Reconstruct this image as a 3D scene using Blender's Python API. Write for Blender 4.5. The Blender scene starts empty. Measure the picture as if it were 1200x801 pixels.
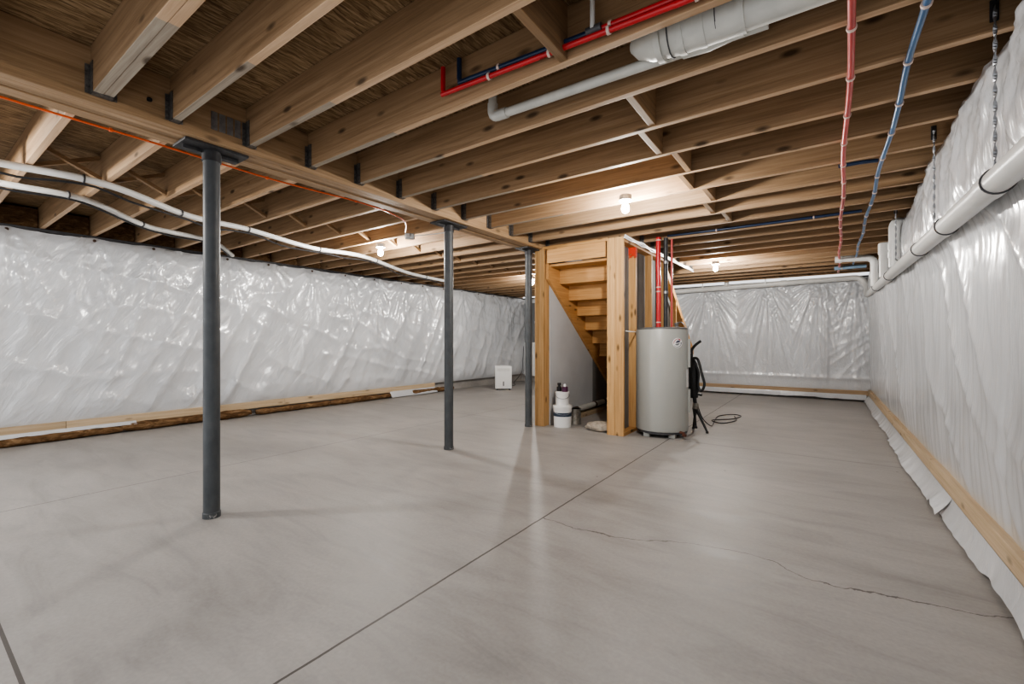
import bpy, bmesh, math, random
from mathutils import Vector, Matrix, noise
random.seed(7)
PI = math.pi
C = bpy.context.scene.collection
scene = bpy.context.scene

# ------------------------------------------------------------------ materials
class NT:
    def __init__(self, name):
        self.m = bpy.data.materials.new(name); self.m.use_nodes = True
        self.t = self.m.node_tree; self.n = self.t.nodes
        self.b = self.n['Principled BSDF']; self.out = self.n['Material Output']
    def node(self, typ, ins=None, **kw):
        n = self.n.new(typ)
        for k, v in kw.items(): setattr(n, k, v)
        for k, v in (ins or {}).items(): self.set(n.inputs[k], v)
        return n
    def set(self, sock, v):
        if hasattr(v, 'links') or isinstance(v, bpy.types.NodeSocket): self.t.links.new(v, sock)
        else: sock.default_value = v
    def math(self, op, a, b=0.0, c=None):
        n = self.node('ShaderNodeMath', {0: a, 1: b}, operation=op)
        if c is not None: self.set(n.inputs[2], c)
        return n.outputs[0]
    def obj(self, scale=(1, 1, 1), rand=False, rot=(0, 0, 0)):
        tc = self.node('ShaderNodeTexCoord')
        v = tc.outputs['Object']
        if rand:
            oi = self.node('ShaderNodeObjectInfo')
            r = self.math('MULTIPLY', oi.outputs['Random'], 37.0)
            v = self.node('ShaderNodeVectorMath', {0: v, 1: r}, operation='ADD').outputs[0]
        return self.node('ShaderNodeMapping', {'Vector': v, 'Scale': scale, 'Rotation': rot}).outputs[0]
    def noise(self, vec, scale, detail=4, rough=.55, dist=0.0):
        n = self.node('ShaderNodeTexNoise', {'Vector': vec, 'Scale': scale, 'Detail': detail, 'Roughness': rough, 'Distortion': dist})
        return n.outputs['Fac']
    def ramp(self, fac, stops, interp='LINEAR'):
        n = self.node('ShaderNodeValToRGB', {0: fac}); cr = n.color_ramp; cr.interpolation = interp
        while len(cr.elements) < len(stops): cr.elements.new(.5)
        for e, (p, c) in zip(cr.elements, stops):
            e.position = p
            if isinstance(c, (int, float)): c = (c, c, c)
            e.color = (*c, 1)
        return n.outputs[0]
    def mix(self, fac, a, b, mode='MIX'):
        n = self.node('ShaderNodeMix', data_type='RGBA', blend_type=mode)
        for i, v in ((0, fac), (6, a), (7, b)):
            if i and isinstance(v, tuple) and len(v) == 3: v = (*v, 1)
            self.set(n.inputs[i], v)
        return n.outputs[2]
    def bump(self, h, strength=.3, dist=.01):
        n = self.node('ShaderNodeBump', {'Height': h, 'Strength': strength, 'Distance': dist})
        self.set(self.b.inputs['Normal'], n.outputs[0])
    def fin(self, col=None, rough=None, metal=None, spec=None):
        if col is not None:
            if isinstance(col, tuple) and len(col) == 3: col = (*col, 1)
            self.set(self.b.inputs['Base Color'], col)
        if rough is not None: self.set(self.b.inputs['Roughness'], rough)
        if metal is not None: self.b.inputs['Metallic'].default_value = metal
        if spec is not None: self.b.inputs['Specular IOR Level'].default_value = spec
        return self.m

def plain(name, col, rough=.5, metal=0.0, var=.12, scale=9, bump=0.0, spec=.5):
    k = NT(name); v = k.obj()
    f = k.noise(v, scale, 4)
    a = tuple(c * (1 - var) for c in col); b = tuple(min(1, c * (1 + var)) for c in col)
    c = k.ramp(f, [(.3, a), (.7, b)])
    if bump: k.bump(k.noise(v, scale * 6, 3), bump, .004)
    return k.fin(c, rough, metal, spec)

def wood(name, axis, dark, mid, light, knots=1.0, rough=.62, lower=None):
    """lumber with grain running along one object axis, dark knots and a tint per board"""
    k = NT(name)
    def sc(l, w): return tuple(l if i == axis else w for i in range(3))
    v1 = k.obj(sc(.9, 26), True); v2 = k.obj(sc(.35, 5), True); v3 = k.obj(sc(3.6, 9.5), True)
    g = k.noise(v1, 1.6, 6, .68, .5)
    w = k.noise(v2, 1.3, 3, .5, .6)
    base = k.ramp(g, [(.34, dark), (.5, mid), (.66, light)])
    base = k.mix(k.math('MULTIPLY', w, .55), base, k.ramp(w, [(.3, dark), (.7, light)]))
    oi = k.node('ShaderNodeObjectInfo')
    tint = k.ramp(oi.outputs['Random'], [(0, .80), (.5, .97), (1, 1.0)])
    base = k.mix(1.0, base, tint, 'MULTIPLY')
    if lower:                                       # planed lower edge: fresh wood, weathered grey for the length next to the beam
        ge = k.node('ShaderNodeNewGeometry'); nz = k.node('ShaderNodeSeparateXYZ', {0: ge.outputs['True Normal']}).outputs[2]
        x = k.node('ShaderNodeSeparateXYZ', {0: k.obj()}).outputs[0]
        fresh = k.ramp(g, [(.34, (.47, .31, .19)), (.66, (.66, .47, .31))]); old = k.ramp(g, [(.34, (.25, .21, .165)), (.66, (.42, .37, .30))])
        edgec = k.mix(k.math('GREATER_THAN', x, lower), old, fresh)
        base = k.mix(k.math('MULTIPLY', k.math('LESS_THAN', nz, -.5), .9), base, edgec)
    vo = k.node('ShaderNodeTexVoronoi', {'Vector': v3, 'Scale': 1.0, 'Randomness': 1.0}, feature='F1')
    kn = k.ramp(vo.outputs['Distance'], [(.08, 1.0), (.13, .6), (.2, 0.0)])
    sel = k.node('ShaderNodeSeparateColor', {0: vo.outputs['Color']}).outputs[0]
    kn = k.math('MULTIPLY', kn, k.math('GREATER_THAN', sel, .3))
    kn = k.math('MULTIPLY', kn, knots)
    base = k.mix(kn, base, tuple(c * .28 for c in dark))
    k.bump(g, .15, .003)
    return k.fin(base, rough, 0, .35)

JD, JM, JL = (.215, .132, .070), (.32, .205, .115), (.42, .285, .172)
W = {
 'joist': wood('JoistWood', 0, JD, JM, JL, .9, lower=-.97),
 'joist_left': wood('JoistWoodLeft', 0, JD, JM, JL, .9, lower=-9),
 'joist_y': wood('BlockingWood', 1, JD, JM, (.42, .26, .13), .7),
 'beam': wood('BeamWood', 1, (.25, .155, .082), (.36, .235, .13), (.47, .325, .2), .6),
 'stud': wood('StudWood', 2, (.42, .225, .082), (.58, .34, .145), (.70, .45, .22), .9),
 'stair_x': wood('StairWoodAcross', 0, (.45, .225, .075), (.58, .315, .12), (.68, .41, .18), 1.0),
 'stair_y': wood('StairWoodAlong', 1, (.42, .20, .065), (.54, .285, .105), (.64, .37, .155), 1.0),
 'strip_x': wood('StripWoodAcross', 0, (.34, .23, .14), (.44, .31, .19), (.54, .40, .26), .7),
 'strip_y': wood('StripWoodAlong', 1, (.45, .33, .20), (.57, .43, .28), (.66, .52, .36), .7),
}
def osb():
    k = NT('StrandBoard')
    v = k.obj((1, 1, 1))
    d = k.node('ShaderNodeTexNoise', {'Vector': v, 'Scale': 9.0, 'Detail': 3.0})
    vd = k.node('ShaderNodeVectorMath', {0: v, 1: k.node('ShaderNodeVectorMath', {0: d.outputs['Color'], 1: (.035, .02, 0)}, operation='MULTIPLY').outputs[0]}, operation='ADD').outputs[0]
    m1 = k.node('ShaderNodeMapping', {'Vector': vd, 'Scale': (150, 15, 1), 'Rotation': (0, 0, .10)}).outputs[0]
    m2 = k.node('ShaderNodeMapping', {'Vector': vd, 'Scale': (110, 17, 1), 'Rotation': (0, 0, -.22)}).outputs[0]
    a = k.node('ShaderNodeTexVoronoi', {'Vector': m1, 'Scale': 1.0}); b = k.node('ShaderNodeTexVoronoi', {'Vector': m2, 'Scale': 1.0})
    fa = k.node('ShaderNodeSeparateColor', {0: a.outputs['Color']}).outputs[0]
    fb = k.node('ShaderNodeSeparateColor', {0: b.outputs['Color']}).outputs[1]
    f = k.math('ADD', k.math('MULTIPLY', fa, .5), k.math('MULTIPLY', fb, .5))
    c = k.ramp(f, [(.15, (.12, .073, .038)), (.4, (.20, .13, .068)), (.62, (.265, .178, .098)), (.88, (.35, .245, .145))])
    n = k.noise(v, 1.2, 4)
    c = k.mix(1.0, c, k.ramp(n, [(.3, .75), (.7, 1.05)]), 'MULTIPLY')
    k.bump(f, .4, .006)
    return k.fin(c, .75, 0, .2)
def plastic(name, sc, rot=(0, 0, 0), amt=.5):
    """glossy white poly film: creases stretched along one direction plus faint crinkle"""
    k = NT(name)
    v = k.obj(); vn = k.noise(v, .9, 4)
    c = k.ramp(vn, [(.3, (.56, .575, .60)), (.7, (.68, .695, .72))])
    vs = k.node('ShaderNodeMapping', {'Vector': k.obj(rot=rot), 'Scale': sc}).outputs[0]
    st = k.noise(vs, 7, 4, .6, .6); cr = k.math('ABSOLUTE', k.math('SUBTRACT', st, .5))
    cr = k.math('POWER', k.math('SUBTRACT', 1.0, k.math('MULTIPLY', cr, 3.2)), 3.0)
    st2 = k.noise(vs, 22, 3, .6, .4); fine = k.noise(v, 26, 4, .6, 1.0)
    h = k.math('ADD', k.math('MULTIPLY', cr, .55), k.math('ADD', k.math('MULTIPLY', st2, .40), k.math('MULTIPLY', fine, .07)))
    k.bump(h, amt, .022)
    k.fin(c, .30, 0, .8)
    k.b.inputs['Coat Weight'].default_value = 1.0; k.b.inputs['Coat Roughness'].default_value = .19; k.b.inputs['Coat IOR'].default_value = 1.6
    return k.m
def concrete():
    k = NT('ConcreteSlab')
    v = k.obj()
    sx = k.node('ShaderNodeSeparateXYZ', {0: v}); X, Y = sx.outputs[0], sx.outputs[1]
    n1 = k.noise(v, .55, 5, .6, .5); n2 = k.noise(k.obj((1.4, 5.5, 1), rot=(0, 0, .55)), 1.1, 6, .65, .8); n3 = k.noise(v, 60, 2)
    c = k.ramp(n1, [(.3, (.30, .283, .268)), (.7, (.41, .392, .375))])
    c = k.mix(.6, c, k.ramp(n2, [(.28, .62), (.5, .98), (.72, 1.2)]), 'MULTIPLY')
    c = k.mix(.35, c, k.ramp(n3, [(.3, .82), (.7, 1.1)]), 'MULTIPLY')
    # trowel specks
    vo = k.node('ShaderNodeTexVoronoi', {'Vector': v, 'Scale': 2.3, 'Randomness': 1.0})
    sp = k.math('LESS_THAN', vo.outputs['Distance'], k.math('MULTIPLY', k.noise(v, 30, 2), .048))
    c = k.mix(k.math('MULTIPLY', sp, .65), c, (.09, .08, .07))
    def line(coord, pos, w): return k.math('LESS_THAN', k.math('ABSOLUTE', k.math('SUBTRACT', coord, pos)), w)
    wob = k.math('MULTIPLY', k.math('SUBTRACT', k.noise(v, 6, 3), .5), .012)
    m = line(k.math('ADD', X, wob), -1.40, .0055)
    m = k.math('MAXIMUM', m, line(X, -4.22, .0035))
    m = k.math('MAXIMUM', m, line(Y, .25, .006))
    m2 = k.math('MULTIPLY', line(k.math('ADD', Y, wob), 4.97, .012), .3)
    m = k.math('MAXIMUM', k.math('MULTIPLY', m, .85), m2)
    # wandering hairline crack running from the joint towards the right wall
    fc = k.node('ShaderNodeFloatCurve'); cv = fc.mapping.curves[0]
    pts = [(-1.37, 2.30), (-.9, 2.32), (-.72, 2.40), (-.54, 2.48), (-.23, 2.50), (-.09, 2.41), (.19, 2.43), (.62, 2.53)]
    q = [((x + 1.4) / 2.1, y - 2.0) for x, y in pts]
    cv.points[0].location = (0, q[0][1]); cv.points[1].location = (1, q[-1][1])
    for a in q[1:-1]: cv.points.new(*a)
    fc.mapping.update()
    t = k.math('DIVIDE', k.math('ADD', X, 1.4), 2.1); k.set(fc.inputs['Value'], t)
    yy = k.math('ADD', fc.outputs[0], 2.0)
    wb = k.math('MULTIPLY', k.math('SUBTRACT', k.noise(v, 9, 4), .5), .09)
    cr = k.math('LESS_THAN', k.math('ABSOLUTE', k.math('SUBTRACT', k.math('ADD', Y, wb), yy)), k.math('MULTIPLY', k.noise(v, 8, 2), .0075))
    cr = k.math('MULTIPLY', cr, k.math('MULTIPLY', k.math('GREATER_THAN', t, 0.0), k.math('LESS_THAN', t, .97)))
    m = k.math('MAXIMUM', m, k.math('MULTIPLY', cr, .75))
    c = k.mix(m, c, (.05, .042, .036))
    k.bump(k.math('ADD', n2, k.math('MULTIPLY', n3, .3)), .12, .008)
    return k.fin(c, k.ramp(n2, [(.3, .42), (.7, .58)]), 0, .35)
def batt():
    k = NT('BrownBatt'); v = k.obj((1, .6, 1.6))
    f = k.noise(v, 9, 8, .7, 1.5)
    c = k.ramp(f, [(.3, (.045, .024, .012)), (.5, (.15, .085, .042)), (.66, (.30, .19, .105)), (.82, (.58, .48, .38))])
    k.bump(f, .8, .03)
    return k.fin(c, .9, 0, .1)
def columnpaint():
    k = NT('GreyColumnPaint'); v = k.obj((1, 1, .5))
    f = k.noise(v, 20, 5); c = k.ramp(f, [(.3, (.050, .056, .062)), (.7, (.082, .089, .095))])
    p = k.noise(k.obj((1, 1, .7)), 34, 4, .6)
    z = k.node('ShaderNodeSeparateXYZ', {0: k.obj()}).outputs[2]
    low = k.node('ShaderNodeMapRange', {0: z, 1: 0.0, 2: .55, 3: .66, 4: .82}).outputs[0]
    chip = k.math('GREATER_THAN', p, low)
    c = k.mix(k.math('MULTIPLY', chip, .8), c, (.34, .33, .31))
    return k.fin(c, .48, 0, .5)

M = dict(
 osb=osb(), poly=plastic('WhitePolySheet', (1, 1.0, .22), (.6, 0, 0), .42), polyb=plastic('WhitePolySheetFar', (1, 1, .35)), polyr=plastic('WhitePolySheetRight', (1, 1.5, .13), amt=.34), concrete=concrete(), batt=batt(), column=columnpaint(),
 wallc=plain('ConcreteWall', (.36, .34, .32), .9, 0, .2, 3, .3),
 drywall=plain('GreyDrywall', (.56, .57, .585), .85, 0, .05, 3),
 drydark=plain('DarkGreyBoard', (.21, .20, .19), .9, 0, .12, 4),
 steel=plain('GalvanisedSteel', (.30, .31, .33), .42, .75, .3, 25),
 hanger=plain('HangerSteel', (.15, .145, .14), .45, .6, .5, 60),
 steeldark=plain('DarkHangerSteel', (.10, .095, .09), .5, .6, .4, 40),
 plate=plain('DarkPlateSteel', (.045, .045, .048), .5, .4, .3, 18),
 pvc=plain('WhitePVC', (.74, .74, .72), .33, 0, .04, 6),
 pvcold=plain('DustyPVC', (.60, .60, .56), .42, 0, .10, 8),
 rubber=plain('BlackRubber', (.016, .016, .018), .45, 0, .2, 20),
 gasket=plain('DarkGasket', (.07, .07, .075), .5, 0, .2, 20),
 red=plain('RedTubing', (.52, .030, .035), .30, 0, .12, 8),
 redsoft=plain('FadedRedTubing', (.50, .075, .07), .35, 0, .2, 6),
 blue=plain('BlueTubing', (.055, .135, .27), .32, 0, .18, 7),
 navy=plain('DarkBlueTubing', (.016, .035, .085), .35, 0, .2, 7),
 paleblue=plain('PaleBlueTubing', (.25, .38, .52), .35, 0, .15, 7),
 clip=plain('PaleClipPlastic', (.66, .52, .46), .5, 0, .1, 30),
 orange=plain('OrangeCord', (.75, .13, .035), .4, 0, .1, 10),
 tank=plain('TankEnamel', (.36, .365, .345), .36, 0, .03, 3),
 tanktop=plain('TankTopPaint', (.12, .12, .12), .5, 0, .1, 8),
 white=plain('WhitePlastic', (.80, .80, .79), .38, 0, .03, 5),
 black=plain('BlackPlastic', (.012, .012, .013), .42, 0, .3, 15),
 purple=plain('MaroonLabel', (.075, .018, .055), .45, 0, .3, 20),
 label=plain('NavyLabel', (.035, .055, .09), .45, 0, .3, 20),
 tin=plain('BareTin', (.28, .26, .23), .4, .6, .4, 25),
 sack=plain('TanSackcloth', (.40, .35, .29), .9, 0, .35, 22, .6),
 brownband=plain('BrownBand', (.07, .035, .02), .7, 0, .4, 20),
 panel=plain('GreyPanelPaint', (.17, .18, .19), .45, .2, .08, 6),
 porcelain=plain('Porcelain', (.75, .74, .70), .3, 0, .03, 6),
 brass=plain('DullBrass', (.16, .07, .05), .5, .3, .3, 20),
 logored=plain('LogoRed', (.42, .10, .12), .4, 0, .05, 5),
 logonavy=plain('LogoNavy', (.03, .035, .075), .4, 0, .05, 5),
)
def paintmat():
    k = NT('RedSprayPaint'); v = k.obj()
    z = k.node('ShaderNodeSeparateXYZ', {0: v}).outputs[2]
    g = k.node('ShaderNodeMapRange', {0: z, 1: 1.98, 2: 2.2, 3: 0.0, 4: 1.0}).outputs[0]
    a = k.math('ADD', g, k.math('MULTIPLY', k.math('SUBTRACT', k.noise(v, 22, 4), .5), .9))
    k.set(k.b.inputs['Alpha'], k.ramp(a, [(.42, 0), (.62, .92)]))
    return k.fin((.62, .05, .02), .7, 0, .3)
M['redpaint'] = paintmat()
def bulbmat():
    k = NT('LitBulb'); e = k.node('ShaderNodeEmission', {'Color': (1.0, .965, .91, 1), 'Strength': 1.0})
    k.t.links.new(e.outputs[0], k.out.inputs[0]); k.e = e
    return k
BM = bulbmat(); BM.e.inputs['Strength'].default_value = 1500.0
M['bulb'] = BM.m

# ------------------------------------------------------------------ mesh helpers
def new(): return bmesh.new()
def box(bm, x0, x1, y0, y1, z0, z1, bevel=0.0):
    r = bmesh.ops.create_cube(bm, size=1)
    bmesh.ops.transform(bm, verts=r['verts'], matrix=Matrix.Translation(((x0+x1)/2, (y0+y1)/2, (z0+z1)/2)) @ Matrix.Diagonal((x1-x0, y1-y0, z1-z0, 1)))
    if bevel:
        es = {e for v in r['verts'] for e in v.link_edges}
        bmesh.ops.bevel(bm, geom=list(es), offset=bevel, segments=2, affect='EDGES', profile=.6)
    return bm
def bx(*a, bevel=.003): return box(new(), *a, bevel=bevel)
def smooth_path(pts, n=6):
    P = [Vector(p) for p in pts]; out = []
    for i in range(len(P)-1):
        p0 = P[max(0, i-1)]; p1 = P[i]; p2 = P[i+1]; p3 = P[min(len(P)-1, i+2)]
        for k in range(n):
            t = k/n
            out.append(.5*((2*p1) + (p2-p0)*t + (2*p0-5*p1+4*p2-p3)*t*t + (3*p1-p0-3*p2+p3)*t**3))
    out.append(P[-1]); return out
def elbow_path(pts, r, n=5):
    """polyline with its inner corners rounded to radius r"""
    P = [Vector(p) for p in pts]; out = [P[0]]
    for i in range(1, len(P)-1):
        a = (P[i-1]-P[i]); b = (P[i+1]-P[i]); q = min(r, a.length*.49, b.length*.49)
        A = P[i]+a.normalized()*q; B = P[i]+b.normalized()*q
        for k in range(n+1):
            t = k/n; out.append(A*(1-t)**2 + P[i]*2*t*(1-t) + B*t*t)
    out.append(P[-1]); return out
def tube(bm, path, r, seg=12, caps=True):
    P = [Vector(p) for p in path]; n = len(P)
    R = r if isinstance(r, (list, tuple)) else [r]*n
    rings = []; up = None
    for i in range(n):
        d = (P[min(n-1, i+1)]-P[max(0, i-1)]).normalized()
        if up is None: up = Vector((0, 0, 1)) if abs(d.z) < .9 else Vector((1, 0, 0))
        s = d.cross(up).normalized(); up = s.cross(d).normalized()
        rings.append([bm.verts.new(P[i] + (s*math.cos(2*PI*k/seg) + up*math.sin(2*PI*k/seg))*R[i]) for k in range(seg)])
    for a, b in zip(rings, rings[1:]):
        for k in range(seg): bm.faces.new((a[k], a[(k+1) % seg], b[(k+1) % seg], b[k]))
    if caps: bm.faces.new(rings[0][::-1]); bm.faces.new(rings[-1])
    return bm
def lathe(bm, prof, seg=32, c=(0, 0, 0), cap=True):
    rings = [[bm.verts.new((c[0]+r*math.cos(2*PI*k/seg), c[1]+r*math.sin(2*PI*k/seg), c[2]+z)) for k in range(seg)] for r, z in prof]
    for a, b in zip(rings, rings[1:]):
        for k in range(seg): bm.faces.new((a[k], a[(k+1) % seg], b[(k+1) % seg], b[k]))
    if cap: bm.faces.new(rings[0][::-1]); bm.faces.new(rings[-1])
    return bm
def prism(bm, poly, axis, a, b):
    """polygon in the plane normal to axis, extruded from a to b (poly = the two other coordinates in order)"""
    def mk(p, t):
        l = list(p); l.insert(axis, t); return bm.verts.new(l)
    A = [mk(p, a) for p in poly]; B = [mk(p, b) for p in poly]; n = len(poly)
    bm.faces.new(A); bm.faces.new(B[::-1])
    for i in range(n): bm.faces.new((A[i], B[i], B[(i+1) % n], A[(i+1) % n]))
    bmesh.ops.recalc_face_normals(bm, faces=bm.faces[:])
    return bm
def obj(name, bm, m, parent=None, smooth=False, loc=None):
    me = bpy.data.meshes.new(name); bm.normal_update(); bm.to_mesh(me); bm.free()
    o = bpy.data.objects.new(name, me); C.objects.link(o)
    for mm in (m if isinstance(m, (list, tuple)) else [m]): me.materials.append(mm)
    if parent: o.parent = parent
    if loc: o.location = loc
    if smooth:
        me.polygons.foreach_set('use_smooth', [True]*len(me.polygons))
        if smooth != 'all':
            me.set_sharp_from_angle(angle=math.radians(40))
    return o
def tag(o, label, cat, group=None, kind=None):
    if label: o['label'] = label
    if cat: o['category'] = cat
    if group: o['group'] = group
    if kind: o['kind'] = kind
    return o
def thing(name, label, cat, loc=(0, 0, 0), rotz=0, group=None):
    o = bpy.data.objects.new(name, None); C.objects.link(o); o.location = loc; o.rotation_euler = (0, 0, rotz); o.empty_display_size = .1
    return tag(o, label, cat, group)
def struct(name, bm, m, label=None, cat=None):
    o = obj(name, bm, m); o['kind'] = 'structure'
    if label: o['label'] = label; o['category'] = cat
    return o
ORD = ['first', 'second', 'third', 'fourth', 'fifth', 'sixth', 'seventh', 'eighth', 'ninth', 'tenth', 'eleventh', 'twelfth', 'thirteenth', 'fourteenth', 'fifteenth', 'sixteenth', 'seventeenth', 'eighteenth', 'nineteenth', 'twentieth', 'twenty-first', 'twenty-second', 'twenty-third', 'twenty-fourth', 'twenty-fifth', 'twenty-sixth', 'twenty-seventh']

# ------------------------------------------------------------------ shell
ZB, ZT = 2.27, 2.505            # joist bottoms, subfloor underside
YF, YB = -.55, 10.15  # near and far ends; near end left open to admit the added fill
struct('floor', bx(-7.0, .9, YF, 10.4, -.15, 0, bevel=0), M['concrete'], 'grey troweled concrete basement floor with saw-cut joints', 'floor')
struct('ceiling', bx(-7.0, .9, YF, 10.4, ZT, ZT+.02, bevel=0), M['osb'], 'dark strand-board subfloor seen between the joists', 'ceiling')
struct('wall_left', bx(-7.2, -6.86, YF, 10.4, 0, 2.235, bevel=0), M['wallc'], 'concrete foundation wall behind the left insulation', 'wall')
struct('wall_right', bx(.70, .95, YF, 10.4, 0, 2.235, bevel=0), M['wallc'], 'concrete foundation wall behind the right insulation', 'wall')
struct('wall_back', bx(-6.86, .70, 10.2, 10.45, 0, 2.235, bevel=0), M['wallc'], 'concrete foundation wall behind the far insulation', 'wall')
struct('trim_1', bx(-7.1, -6.8, YF, 10.4, 2.235, 2.268), M['gasket'], 'dark sill plate on top of the left wall', 'sill plate')
struct('trim_2', bx(.66, .9, YF, 10.4, 2.235, 2.268), M['gasket'], 'dark sill plate on top of the right wall', 'sill plate')
struct('trim_3', bx(-6.8, .66, 10.19, 10.4, 2.235, 2.268), M['gasket'], 'dark sill plate on top of the far wall', 'sill plate')
struct('trim_4', bx(-7.0, -6.96, YF, 10.4, ZB, ZT), W['beam'], 'wood rim board closing the left joist ends', 'rim board')
struct('trim_5', bx(.82, .86, YF, 10.4, ZB, ZT), W['beam'], 'wood rim board closing the right joist ends', 'rim board')

# ------------------------------------------------------------------ plastic-faced blankets
def rid(x, y, z=0.0): return (1 - abs(noise.noise(Vector((x, y, z))))*2.0)
def make_sheet(name, place, u0, u1, z0, ztop, step, disp, pins, sag, label, mat='poly'):
    nu = int((u1-u0)/step); nz = int((ztop-z0)/step)
    bm = new(); rows = []
    def zt(u):
        l = max([p for p in pins if p <= u], default=u0-.3); r = min([p for p in pins if p > u], default=u1+.3)
        t = (u-l)/max(.01, r-l)
        return ztop - sag*math.sin(PI*t)**.8*(.6+.4*noise.noise(Vector((l*3.1, 1, 0)))) + .006*noise.noise(Vector((u*9, 0, 3)))
    for i in range(nu+1):
        u = u0+(u1-u0)*i/nu; T = zt(u); col = []
        for j in range(nz+1):
            z = z0+(T-z0)*j/nz
            col.append(bm.verts.new(place(u, z, disp(u, z))))
        rows.append(col)
    for a, b in zip(rows, rows[1:]):
        for j in range(nz): bm.faces.new((a[j], b[j], b[j+1], a[j+1]))
    o = obj(name, bm, M[mat], smooth='all')
    return tag(o, label, 'insulation')
def gathers(u, z, ztop, pins, amp, L, freq, seed):
    d = 0
    for p in pins:
        du = u-p
        if abs(du) > 1.5: continue
        dz = ztop-z+.03; r = math.hypot(du, dz)
        a = math.atan2(du, dz)
        q = a*freq+p*7.3
        f = max(0, rid(q, r*.35, seed))**1.6+.55*max(0, rid(q*2.3+9, r*.5, seed+3))**2
        d += amp*math.exp(-r/L)*min(1, r/.22)*f
    return d
def fan(u, z, ztop, pins, amp, L, freq, seed):
    """pleats fanning straight down and out of the nearest pin only"""
    rs = sorted((math.hypot(u-p, ztop-z+.03), p) for p in pins); r, p = rs[0]
    w = min(1.0, max(0.0, (rs[1][0]-r)/.35)) if len(rs) > 1 else 1.0
    a = math.atan2(u-p, ztop-z+.03); q = a*freq+p*7.3
    f = max(0, rid(q, r*.22, seed))**2.2 + .5*max(0, rid(q*2.1+4, r*.3, seed+2))**2.5
    return amp*f*(.35+.65*w)*min(1, r/.25)*math.exp(-r/L)
def edge(z, z0, zt, w=.22):
    return max(0.0, min(1, (z-z0)/w, (zt-z)/w))**.6
# left wall
pinsL = [-.6, .15, .72, 1.38, 1.92, 2.75, 3.3, 4.0, 4.6, 5.2, 5.85, 6.4, 7.0, 7.6, 8.2, 8.8, 9.4, 9.95]
ZL = 2.245
def dispL(u, z):
    e = edge(z, .2, ZL)
    d = .026*e*abs(math.sin(PI*(u+.05)/1.22))**.4
    d += fan(u, z, ZL, pinsL, .06, 1.1, 5.0, 1.0)
    q = z*.9
    s = u - q*.55                                   # creases leaning up to the right
    d += .05*e*max(0, rid(s*2.3, z*.28, 5))**2.0*(.5+.7*noise.noise(Vector((u*.5, z*.6, 9)))+.4)
    d += .018*e*max(0, rid(u*1.2+z*2.4, z*1.7-u*.4, 2.2))**3
    d += .012*e*max(0, rid(u*4.5+3*noise.noise(Vector((u, z, 4))), z*3.1, 7.7))**3
    lw = max(0, 1-abs(z-.33)/.16)
    d += .018*lw*max(0, rid(u*7, z*.9, 3.3))**2
    return max(0, d)
make_sheet('insulation_blanket', lambda u, z, d: (-6.80+d, u, z), -.55, 10.13, .19, ZL, .028, dispL, pinsL, .035,
           'long white poly-faced insulation blanket pinned along the left wall')
# back wall
pinsB = [-6.4, -5.6, -4.8, -4.0, -3.2, -2.45, -1.85, -1.15, -.55, .1, .5]
ZK = 2.235
def dispB(u, z):
    e = edge(z, .19, ZK)
    d = .012*e + fan(u, z, ZK, [-6, -4.8, -3.4, -2.02, -.95, -.1, .45], .075, 1.5, 9.0, 4.0) + gathers(u, z, ZK, pinsB, .012, .4, 4, 6.0)
    d += .012*e*max(0, rid((u+z*.7)*2.6, z*.5-u*.3, 8))**2
    d += .03*e*math.exp(-((u-.02)/.03)**2) + .02*e*math.exp(-((u+1.88)/.03)**2)
    if z < .45: d += .018*math.exp(-((z-.40)/.035)**2)
    if u > 0.02: d += .012*e*max(0, rid((u*.8-z)*5, u*2, 6))**2
    return max(0, d)
make_sheet('insulation_blanket', lambda u, z, d: (u, 10.16-d*.8, z), -6.79, .665, .18, ZK, .018, dispB, pinsB, .02,
           'white poly-faced insulation blanket with radiating pleats on the far wall', 'polyb')
# right wall
pinsR = [-.5, .3, .9, 1.5, 2.1, 2.6, 3.2, 3.8, 4.4, 5.0, 5.8, 6.6, 7.4, 8.2, 9.0, 9.7]
ZR = 2.28
def dispR(u, z):
    e = edge(z, .2, ZR, .3)
    d = .03*e*abs(math.sin(PI*(u-.4)/1.22))**.5
    if z > 1.55:                                    # loose bellies above the drain pipe
        t = (z-1.55)/.7
        b = min(1, t/.45); b = b*b*(3-2*b)
        b *= 1.0 if u < 4.3 else max(.35, 1-(u-4.3)*.9)
        d += b*(.045+.035*abs(math.sin(PI*(u+.3)/.95)))
        d += .018*b*max(0, rid(u*2.2+z*.8, z*.8, 4))**2
    d += gathers(u, z, ZR, pinsR, .018, .5, 3, 8.0)
    d += .010*e*max(0, rid(u*9+.8*noise.noise(Vector((u, z*2, 1))), z*.55, 3))**2   # fine upright creases
    d += .02*e*max(0, rid(u*1.1-z*.9, z*.7+u*.3, 6.5))**4
    return max(0, d)*.9
make_sheet('insulation_blanket', lambda u, z, d: (.665-d, u, z), -.55, 10.15, .2, ZR, .02, dispR, pinsR, .025,
           'white poly-faced insulation blanket bulging along the right wall', 'polyr')

# dark-headed pins along the top of the left blanket
for i, p in enumerate(pinsL):
    if p < .3: continue
    bm = lathe(new(), [(.016, 0), (.016, .004), (.006, .008)], 10)
    bmesh.ops.rotate(bm, verts=bm.verts, matrix=Matrix.Rotation(PI/2, 3, 'Y'))
    o = obj('insulation_pin', bm, M['brownband'], loc=(-6.80+dispL(p, ZL-.035)+.003, p, ZL-.035))
    tag(o, 'small dark washer pin on the upper edge of the left blanket, %s from the camera' % ORD[i-2], 'pin', 'washer pins of the left blanket')

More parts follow.
